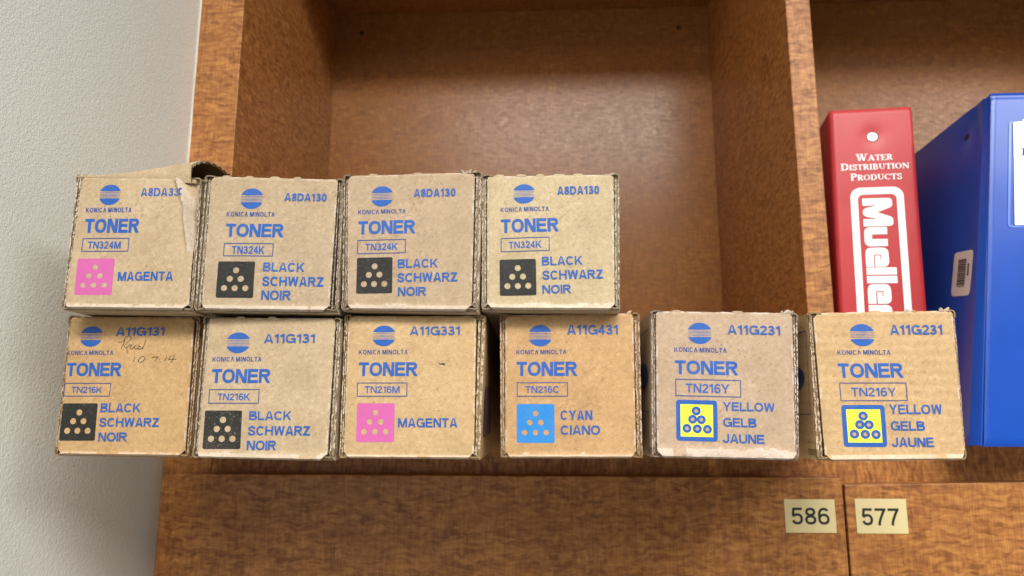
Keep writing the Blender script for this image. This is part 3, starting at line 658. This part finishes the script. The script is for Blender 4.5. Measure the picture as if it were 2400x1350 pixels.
    return root, surf, disp, M, MD, body

def lin(r, g, b, k=.66):
    f = lambda c: ((c/255+.055)/1.055)**2.4
    return (f(r)*k*1.02, f(g)*k*.97, f(b)*k)
carton('C1', 'orange-tan carton with black square and a handwritten pencil date, left end of the bottom row', lin(216,180,126), 1)
r1 = carton('C2', 'pale tan carton with dusty black square, directly right of the carton with the handwritten date', lin(212,190,152), 2)
r3 = carton('C3', 'bottom-row carton with pink square and a small puncture in its front', lin(220,190,140), 3)
carton('C4', 'tan carton with a light blue square, between the pink-square and yellow-square cartons below', lin(216,178,126), 4, .25)
r5 = carton('C5', 'grey-pink tan carton with blue-framed yellow square and a wide worn lip at its foot', lin(206,182,152), 5)
r6 = carton('C6', 'ochre carton with horizontal ribbing and a yellow square, right end of the bottom row', lin(220,188,138), 6, .75)
b1 = carton('B1', 'top-row carton with pink square, crumpled upper corner and lifted top flap', lin(212,190,152), 7)
carton('B2', 'top-row carton with black square, beside the carton with the lifted top flap', lin(204,184,150), 8)
carton('B3', 'top-row carton with black square, standing on the pink-square carton', lin(203,180,147), 9)
carton('B4', 'right end carton of the top row, black square with faintly worn globe print', lin(214,196,156), 10)
ROOTS = {}
for o in list(COL.objects):
    if o.name.startswith('toner_carton'): ROOTS[o['label']] = o
c1root = [o for o in ROOTS.values() if 'pencil' in o['label']][0]

# pencil note on the first carton
def rebuild_disp(root):                                    # panel surface sampled from the mesh itself
    pn = [c for c in root.children if c.name.startswith('front_panel')][0]
    from mathutils.bvhtree import BVHTree
    t = BVHTree.FromPolygons([v.co for v in pn.data.vertices], [tuple(p.vertices) for p in pn.data.polygons])
    def s(u, w_):
        h = t.ray_cast(Vector((u, -.02, w_)), Vector((0, 1, 0)))
        return (u, h[0].y if h[0] else 0, w_, 0, -1, 0)
    return s
hp = Flat()
for st_ in HAND:
    pts = [(a*.001, b*.001) for a, b in st_]
    hp.rib(catmull(pts, 3) if len(pts) > 2 else pts, .00038)
hp.build('handwriting', I_PEN, c1root, rebuild_disp(c1root), lift=.00016)

# puncture and specks on the pink-square carton of the bottom row
tr = Flat(); tr.poly([(.0148, .0521), (.0160, .0513), (.0172, .0516), (.0188, .0511), (.0179, .0504), (.0168, .0508), (.0158, .0507)])
tr.build('puncture', M_DARK, r3[0], r3[1], lift=.00016, cell=0)
for u, w_, r in ((.0189, .0316, .00028), (.0292, .0294, .0003), (.0125, .0466, .00016), (-.0305, .033, .0002)):
    sp_ = Flat(); sp_.poly(circ(u, w_, r, r, 7)); sp_.build('ink_speck', M_DARK, r3[0], r3[1], lift=.00016, cell=0)
pf = Flat(); pf.poly([(.0152, .0508), (.0165, .0505), (.0180, .0503), (.0176, .0493), (.0163, .0490), (.0154, .0499)])
pf.build('torn_liner', r3[3], r3[0], r3[1], lift=.0003, cell=0)

# print on the carton sides seen in the gaps
def side_surf(body, s, sg):
    def f(u, w_):
        x, y, z = body(s, w_/.0785, u); return (x, y, z, sg, 0, 0)
    return f
for R_, s, sg, inkm in ((r6, 0, -1, I_SIDEB), (r5, 0, -1, I_SIDEB), (r3, 1, 1, I_SIDE)):
    f = Flat()
    if inkm is I_SIDEB:
        f.rib([(.20, .069), (.0045, .069), (.0045, .024), (.20, .024)], .0006)
        f.poly(circ(.027, .044, .017, .0072, 24))
    else: f.fill([rrect(.012, .06, .012, .040, .002)])
    f.build('side_print', inkm, R_[0], side_surf(R_[5], s, sg), lift=.0007, cell=.02)

# lifted lid of the crumpled carton
def lid():
    mb = MB(); NS, NV = 40, 18; root = b1[0]; th = .0016
    vmax = .10
    def wtop(s): return .0785-.0022*s+(.0078*sstep(0, 1.0, s)*(.55+.45*s))
    def hv(s, v): return .0068*s*math.sin(min(1, v/.013)*math.pi/2)*(1-sstep(.035, vmax, v))-.0060*s*sstep(.05, vmax, v)
    top = []; bot = []
    for j in range(NV+1):
        v = vmax*(j/NV)**1.7
        for i in range(NS+1):
            s = i/NS; u = lerp(-.0352, .0300+.0062*sstep(0, .02, v), s)
            z = wtop(s)+hv(s, v)+.00025*n3(u*300, v*200, 3)
            top.append((u, v+.0004*n3(u*500, 1, 2), z)); bot.append((u, v+.0004, z-th))
    k = NS+1
    ft = [(j*k+i, j*k+i+1, (j+1)*k+i+1, (j+1)*k+i) for j in range(NV) for i in range(NS)]
    mb.add(top, ft, 0); mb.add(bot, [tuple(reversed(f)) for f in ft], 1)
    # right edge: wavy corrugated rim
    e = [j*k+NS for j in range(NV+1)]
    mb.add([top[i] for i in e]+[bot[i] for i in e], [(i, i+1, i+2+NV, i+1+NV) for i in range(NV)], 2)
    NF = 60; vs = []
    def at(q, arr):
        x = q*NV; j = min(NV-1, int(x)); a = Vector(arr[e[j]]); b = Vector(arr[e[j+1]]); return a.lerp(b, x-j)
    for i in range(NF+1):
        q = i/NF*.75; a = at(q, top); b = at(q, bot); m = a.lerp(b, .5+.36*math.sin(i*1.15)); vs += [(m.x+.0009, m.y, m.z-.00016), (m.x+.0009, m.y, m.z+.00016), (m.x-.001, m.y, m.z+.00016), (m.x-.001, m.y, m.z-.00016)]
    mb.add(vs, [f for i in range(NF) for f in ((4*i, 4*i+4, 4*i+5, 4*i+1), (4*i+1, 4*i+5, 4*i+6, 4*i+2), (4*i+3, 4*i+7, 4*i+4, 4*i))], 2)
    # tuck strip hanging from the front edge of the lid
    fr = []; NB = 5
    for j in range(NB+1):
        for i in range(NS+1):
            s = i/NS; u, y, z = top[i]; zb = .0772-.0022*s-.0012
            q = j/NB; fr.append((u+.0002*n3(z*900, q*9, 1), -.0002+.0012*q+.0005*math.sin(q*3.1)*-1+.0003*n3(u*120, q*4, 5), lerp(z, min(zb, z-.0004), q)))
    mb.add(fr, [((j+1)*k+i, (j+1)*k+i+1, j*k+i+1, j*k+i) for j in range(NB) for i in range(NS)], 0)
    rim = [fr[j*k+NS] for j in range(NB+1)]
    mb.add(rim+[(x-.0002, y+.0016, z) for x, y, z in rim], [(i, i+1, i+2+NB, i+1+NB) for i in range(NB)], 2)
    o = mb.build('top_flap', [b1[3], M_SHADE, b1[4]], root, smooth=True)
    o.modifiers.new('edges', 'EDGE_SPLIT').split_angle = .7
    iv = MB(); iv.box(-.030, .0335, .003, .09, .0762, .0778); iv.build('shade_slab', M_SHADE, root)  # dark slab added where only shade lies under the lid
lid()

# ------------------------------------------------------------------ red binder
rb = tag(empty('ring_binder', (.286, .605, ZS), -.15), 'red binder with white lettering on its spine, next to the divider panel', 'binder')
rb.rotation_euler = (0, .0252, -.15)
RH = .2914
def sl(name, x0, x1, y0, y1, z0, z1, m, bev, par, segs=3):
    b = MB(); b.box(x0, x1, y0, y1, z0, z1); o = b.build(name, m, par, bevel=bev, segs=segs)
    for p in o.data.polygons: p.use_smooth = True
    return o
spn = MB(); NX, NZ = 36, 110
def rsp(u, w_):
    y = .0004*math.sin(w_*40)*.5+.00015*n3(u*60, w_*40, 2)
    e = min(u+.0341, .0341-u); 
    if e < .003: y += .0022*(1-max(0, e)/.003)**2
    e = RH-w_
    if e < .002: y += .0012*(1-max(0, e)/.002)**2
    r = math.hypot(u-.0005, w_-.265); y += .0011*math.exp(-(r/.0085)**2)
    return y
V = [(-.0341+.0682*i/NX, rsp(-.0341+.0682*i/NX, RH*j/NZ), RH*j/NZ) for j in range(NZ+1) for i in range(NX+1)]
spn.add(V, [(j*(NX+1)+i, j*(NX+1)+i+1, (j+1)*(NX+1)+i+1, (j+1)*(NX+1)+i) for j in range(NZ) for i in range(NX)])
lp = [i for i in range(NX+1)]+[j*(NX+1)+NX for j in range(1, NZ+1)]+[NZ*(NX+1)+i for i in range(NX-1, -1, -1)]+[j*(NX+1) for j in range(NZ-1, 0, -1)]
ev = [V[i] for i in lp]; L_ = len(lp)
spn.add(ev+[(x, .005, z) for x, y, z in ev], [(i, i+L_, (i+1) % L_+L_, (i+1) % L_) for i in range(L_)])
so = spn.build('spine', M_RED, rb, smooth=True); so.modifiers.new('e', 'EDGE_SPLIT').split_angle = .9
sl('cover', -.0345, -.0315, .0045, .205, .0005, RH-.001, M_RED, .0008, rb)
sl('cover', .0315, .0345, .0045, .205, .0005, RH-.001, M_RED, .0008, rb)
sl('page_block', -.0285, .0285, .012, .195, .006, RH-.012, M_PAPER, .0004, rb)
rs_ = lambda u, w_: (u, rsp(u, w_), w_, 0, -1, 0)
hh = Flat(); hh.poly(circ(.0004, .2649, .0051, .0048, 24)); hh.build('finger_hole', M_DARK, so, rs_, lift=.00008, cell=0)
hh = Flat(); hh.poly(circ(.0003, .2650, .0044, .0041, 24)); hh.build('hole_liner', M_WHITE, so, rs_, lift=.00022, cell=0)
# serif small capitals
def serif(ch):
    k, t, sf = .20, .085, .07
    S = []; v = lambda x, a=0, b=1, w_=k: S.append([(x, a), (x, b)]+[w_]); h = lambda y, a, b, w_=t: S.append([(a, y), (b, y)]+[w_])
    def foot(x, y): S.append([(x-.19, y), (x+.19, y), sf])
    c = lambda pts, w_=t: S.append(list(pts)+[w_])
    b, u = sf/2, 1-sf/2; W = .8
    if ch == 'I': W = .42; v(.21); foot(.21, b); foot(.21, u)
    elif ch == 'T': W = .78; v(.39); foot(.39, b); h(u, .02, .76); c([(.04, 1), (.04, .74)]); c([(.74, 1), (.74, .74)])
    elif ch == 'E': W = .76; v(.2); foot(.2, b); foot(.2, u); h(u, .2, .68); h(.5, .2, .5); h(b, .2, .74); c([(.66, 1), (.66, .76)]); c([(.72, 0), (.72, .26)]); c([(.5, .36), (.5, .64)])
    elif ch in 'RP':
        W = .82 if ch == 'R' else .74; v(.2); foot(.2, b); foot(.2, u); c([(.2, u)]+arc(.42, .745, .22, .215, 90, -90, 8)+[(.2, .5)], .11)
        c(arc(.42, .745, .21, .2, 70, -70, 6), .17)
        if ch == 'R': c([(.42, .5), (.70, .03)], .19); h(b, .58, .86)
    elif ch == 'D': W = .90; v(.2); foot(.2, b); foot(.2, u); c([(.2, u)]+arc(.42, .5, .36, .46, 90, -90, 12)+[(.2, b)], .10); c(arc(.42, .5, .34, .42, 60, -60, 8), .19)
    elif ch == 'B': W = .80; v(.2); foot(.2, b); foot(.2, u); c([(.2, u)]+arc(.42, .76, .18, .20, 90, -90, 7)+[(.2, .54)], .12); c([(.2, .52)]+arc(.44, .27, .23, .23, 90, -90, 7)+[(.2, b)], .14)
    elif ch == 'O': W = .94; c(arc(.47, .5, .36, .44, 90, 450, 26), .10); c(arc(.47, .5, .34, .40, 140, 220, 8), .18); c(arc(.47, .5, .34, .40, -40, 40, 8), .18)
    elif ch == 'C': W = .86; c(arc(.46, .5, .36, .44, 45, 315, 22), .10); c(arc(.46, .5, .35, .42, 130, 230, 8), .19); c([(.76, .68), (.76, 1)], .08)
    elif ch == 'U': W = .92; c([(.2, 1), (.2, .35)]+arc(.46, .35, .26, .28, 180, 360, 10)+[(.72, 1)], .10); v(.2, .35, 1); foot(.2, u); foot(.73, u)
    elif ch == 'N': W = .96; c([(.16, 0), (.16, 1)], .09); c([(.8, 0), (.8, 1)], .09); c([(.14, .98), (.80, .02)], .22); foot(.16, b); foot(.8, u)
    elif ch == 'A': W = .94; c([(.12, 0), (.46, 1)], .085); c([(.44, 1), (.78, 0)], .21); h(.30, .25, .65); foot(.12, b); foot(.78, b)
    elif ch == 'W': W = 1.30; c([(.14, 1), (.40, 0)], .20); c([(.40, 0), (.64, 1)], .085); c([(.58, 1), (.86, 0)], .20); c([(.86, 0), (1.12, 1)], .085); foot(.16, u); foot(.60, u); foot(1.12, u)
    elif ch == 'S': W = .66; c(catmull([(.54,.76),(.50,.90),(.34,.96),(.18,.90),(.12,.76),(.22,.62),(.42,.48),(.56,.34),(.56,.16),(.38,.04),(.20,.06),(.10,.26)], 3), .14); c([(.56, .68), (.56, 1)], .07); c([(.09, 0), (.09, .32)], .07)
    return W, S
def serif_line(fl, txt, u0, u1, w0, w1, small=.80, tilt=0.0):
    x = 0; G = []
    for i, ch in enumerate(txt):
        W, S = serif(ch); k = 1 if i == 0 else small; G.append((x, k, S)); x += W*k+.015
    kx = (u1-u0)/x; kw = w1-w0
    for gx, k, S in G:
        for st_ in S:
            pts = [((gx+p[0]*k), p[1]*k) for p in st_[:-1]]; v, f = ribbon(pts, st_[-1]*k)
            fl.raw([(u0+a*kx, w0+b*kw+tilt*(a*kx-(u1-u0)/2)) for a, b in v], f)
fl = Flat()
serif_line(fl, 'WATER', -.0143, .0154, .2429, .2492); serif_line(fl, 'DISTRIBUTION', -.0275, .0284, .2346, .2408); serif_line(fl, 'PRODUCTS', -.0200, .0218, .2249, .2312)
fl.build('spine_lettering', M_WHITE, so, rs_, lift=.00015, cell=0)
# rounded frame and the block letters that read down the spine
LU = lambda h: -.0113+h*.0238/310            # letter height -> across the spine
LW = lambda x: .2084-x*(.2084-.1150)/1080    # reading direction -> down the spine
fl = Flat()
fo = rrect(-.0207, .0223, .012, .2183, .0085, 8); fi = rrect(-.0148, .0165, .018, .2120, .0045, 8)
fl.fill([fo, fi])
def block(loops, off): fl.fill([[(LU(h), LW(x+off)) for x, h in lp_] for lp_ in loops])
block([[(0,0),(75,0),(75,70),(70,155),(84,110),(100,35),(112,12),(130,0),(160,0),(178,12),(190,35),(206,110),(220,155),(215,70),(215,0),(290,0),(290,262),(285,292),(268,310),(225,312),(205,305),(192,285),(146,150),(99,285),(85,305),(66,312),(22,310),(5,292),(0,262)]], 0)
def rr_(x0, x1, h0, h1, rs4, n=5):
    out = []
    for (cx, ch_, a, r) in ((x1, h1, 0, rs4[0]), (x0, h1, 90, rs4[1]), (x0, h0, 180, rs4[2]), (x1, h0, 270, rs4[3])):
        sx = -1 if cx == x1 else 1; sh = -1 if ch_ == h1 else 1
        if r == 0: out.append((cx, ch_)); continue
        out += [(cx+sx*r+r*math.cos(math.radians(a+90*i/n)), ch_+sh*r+r*math.sin(math.radians(a+90*i/n))) for i in range(n+1)]
    return out
def letter_u(off): block([[(0,240),(0,60),(6,30),(22,8),(55,0),(140,0),(173,8),(189,30),(195,60),(195,240),(122,240),(122,80),(73,80),(73,240)]], off)
def letter_e(off):
    o_ = [(195,84),(76,84),(70,90),(70,160),(120,160),(120,150),(80,150),(80,96),(195,96),(195,185),(188,215),(170,234),(140,240),(60,240),(25,232),(6,210),(0,180),(0,60),(6,28),(25,8),(60,0),(195,0)]
    block([o_], off)
letter_u(300); letter_e(510); block([[(0,0),(72,0),(72,312),(0,312)]], 712); block([[(0,0),(72,0),(72,312),(0,312)]], 797); letter_e(880)
block([[(0,0),(72,0),(72,150),(80,165),(140,165),(140,240),(60,240),(25,232),(6,210),(0,180)]], 1088)
fl.build('spine_emblem', M_WHITE, so, rs_, lift=.00018, cell=.003)

# ------------------------------------------------------------------ blue binder
bb = tag(empty('ring_binder', (.3232, .5425, ZS)), 'large blue binder with white spine insert and barcode sticker, right of the red binder', 'binder')
BH = .2757; SH = .1316; BW = .088
def xc(z): return -.0055*(1-z/BH)
def tn(z): return .12-.05*z/BH
spn = MB(); NX, NZ = 40, 90
def bsp(u, z):
    y = .0003*n3(u*30, z*20, 4)+.0006*math.sin(z*25)*.4
    e = min(u, BW-u)
    if e < .0022: y += .0014*(1-max(0, e)/.0022)**2
    e = BH-z
    if e < .0035: y += .0010*math.exp(-((e-.0022)/.0007)**2)
    e = min(z, BH-z)
    if e < .0012: y += .0010*(1-max(0, e)/.0012)**2
    if .0035 < u < .0045: y += 0
    return y
bs = lambda u, z: (u+SH*z, bsp(u, z), z, 0, -1, 0)
V = []
for j in range(NZ+1):
    q = j/NZ; q = q if q < .9 else .9+.1*(1-(1-(q-.9)/.1)**1.6)
    for i in range(NX+1):
        u = BW*(i/NX); V.append(bs(u, BH*q)[:3])
spn.add(V, [(j*(NX+1)+i, j*(NX+1)+i+1, (j+1)*(NX+1)+i+1, (j+1)*(NX+1)+i) for j in range(NZ) for i in range(NX)])
lp = [i for i in range(NX+1)]+[j*(NX+1)+NX for j in range(1, NZ+1)]+[NZ*(NX+1)+i for i in range(NX-1, -1, -1)]+[j*(NX+1) for j in range(NZ-1, 0, -1)]
ev = [V[i] for i in lp]; L_ = len(lp)
spn.add(ev+[(x, .004, z) for x, y, z in ev], [(i, i+L_, (i+1) % L_+L_, (i+1) % L_) for i in range(L_)])
bso = spn.build('spine', M_BLUE, bb, smooth=True); bso.modifiers.new('e', 'EDGE_SPLIT').split_angle = 1.0
# left hinge strip, ribbed along the fold
hb = MB(); NZ2 = 320
V = []
for j in range(NZ2+1):
    z = .0006+(BH-.0012)*j/NZ2; ribs_ = .00016*math.sin(z*2*math.pi/.0021)*(1-sstep(.12, .17, z))
    for i in range(9):
        q = i/8; x = lerp(0.0012, xc(z)-.0002, q); y = lerp(.0012, .0102, q**1.5)+(.0042 if i in (1,) else 0)*(1-z/BH)+(ribs_ if i in (1, 2, 3) else 0)
        V.append((x+SH*z, y, z))
hb.add(V, [(j*9+i+1, j*9+i, (j+1)*9+i, (j+1)*9+i+1) for j in range(NZ2) for i in range(8)])
hb.build('hinge', M_BLUE, bb, smooth=True)
def cvr(y, z, lift=0):
    dent = .0016*math.exp(-((z-.2537)/.010)**2)*math.exp(-((y-.0383)/.012)**2)+.0009*math.exp(-((y-.024+(BH-z)*.25)/.006)**2)*sstep(.17, .27, z)
    return (xc(z)+tn(z)*(y-.010)+SH*z+dent-lift, y, z)
cv = MB(); NY, NZ3 = 40, 50; V = []
for j in range(NZ3+1):
    for i in range(NY+1): V.append(cvr(.010+.245*(i/NY)**1.5, BH*j/NZ3))
k = NY+1; n0 = len(V); V += [(x+.0028, y, z) for x, y, z in V]
F = [(j*k+i+1, j*k+i, (j+1)*k+i, (j+1)*k+i+1) for j in range(NZ3) for i in range(NY)]
F += [tuple(n0+q for q in reversed(f)) for f in F]
lp = [i for i in range(NY+1)]+[j*k+NY for j in range(1, NZ3+1)]+[NZ3*k+i for i in range(NY-1, -1, -1)]+[j*k for j in range(NZ3-1, 0, -1)]
L_ = len(lp); F += [(lp[i], lp[(i+1) % L_], n0+lp[(i+1) % L_], n0+lp[i]) for i in range(L_)]
cv.add(V, F); cvo = cv.build('cover', M_BLUE, bb, smooth=True); cvo.modifiers.new('e', 'EDGE_SPLIT').split_angle = .8
b = MB(); b.add([(BW-.0028+SH*0, .004, 0), (BW, .004, 0), (BW+.02, .25, 0), (BW+.0172, .25, 0)]+[(x+SH*BH, y, BH) for x, y in ((BW-.0028, .004), (BW, .004), (BW+.02, .25), (BW+.0172, .25))],
      [(0,3,2,1),(4,5,6,7),(0,1,5,4),(1,2,6,5),(2,3,7,6),(3,0,4,7)]); b.build('cover', M_BLUE, bb)
b = MB(); b.add([(.006, .012, .006), (BW-.006, .012, .006), (BW+.008, .23, .006), (.036, .23, .006)]+[(x+SH*.262, y, .262) for x, y in ((.006, .012), (BW-.006, .012), (BW+.008, .23), (.036, .23))],
      [(0,3,2,1),(4,5,6,7),(0,1,5,4),(1,2,6,5),(2,3,7,6),(3,0,4,7)]); b.build('page_block', M_PAPER, bb)
cs = lambda y, z: (*cvr(y, z), -1, 0, 0)
f = Flat(); f.poly(circ(.0383, .2537, .0042, .0026, 16)); f.build('rivet_hole', M_DARK, cvo, cs, lift=.0003, cell=0)
def skew(a, c):   # a along the sticker's width (0..1, away from the spine), c upwards (0..1)
    return (.0193+(.0157-.0193)*c+a*.0319, .1155+.0362*c+a*.0040)
def sk(pts): return [skew(a, c) for a, c in pts]
f = Flat(); f.poly(sk(rrect(0, 1, 0, 1, .12, 5))); st_o = f.build('barcode_sticker', M_STICK, cvo, cs, lift=.0003, cell=.008)
f = Flat(); c = .20; rb_ = random.Random(4)
while c < .80:
    t_ = rb_.choice((.008, .012, .02, .03)); f.poly(sk([(.30, c), (.72, c), (.72, c+t_), (.30, c+t_)])); c += t_+rb_.choice((.008, .012, .016))
for i in range(5):
    f.poly(sk([(.13, .44+i*.055), (.22, .44+i*.055), (.22, .48+i*.055), (.13, .48+i*.055)]))
f.build('barcode', M_DARK, st_o, cs, lift=.0006, cell=0)
# clear pocket on the spine with a paper insert
ZP = lambda py: (1047-py)*.0003322
f = Flat(); f.fill([rrect(.0133, .078, ZP(551), ZP(289), .0035, 5), rrect(.0152, .0765, ZP(546), ZP(288.5), .002, 4)]); f.build('label_pocket', M_POCKET, bso, bs, lift=.0004, cell=.01)
f = Flat(); f.poly([(.0186, ZP(545)), (.076, ZP(545)), (.076, ZP(286)), (.0236, ZP(286)), (.0236, ZP(291)), (.0163, ZP(292.5))]); po = f.build('paper_insert', M_PAPER, bso, bs, lift=.0006, cell=.01)
f = Flat(); f.poly([(.0238, ZP(376)), (.0272, ZP(376)), (.0272, ZP(359)), (.0238, ZP(359))])
for py in (359.5, 375.5): f.poly([(.0224, ZP(py+.9)), (.0288, ZP(py+.9)), (.0288, ZP(py-.9)), (.0224, ZP(py-.9))])
f.build('insert_lettering', M_DARK, po, bs, lift=.0008, cell=0)
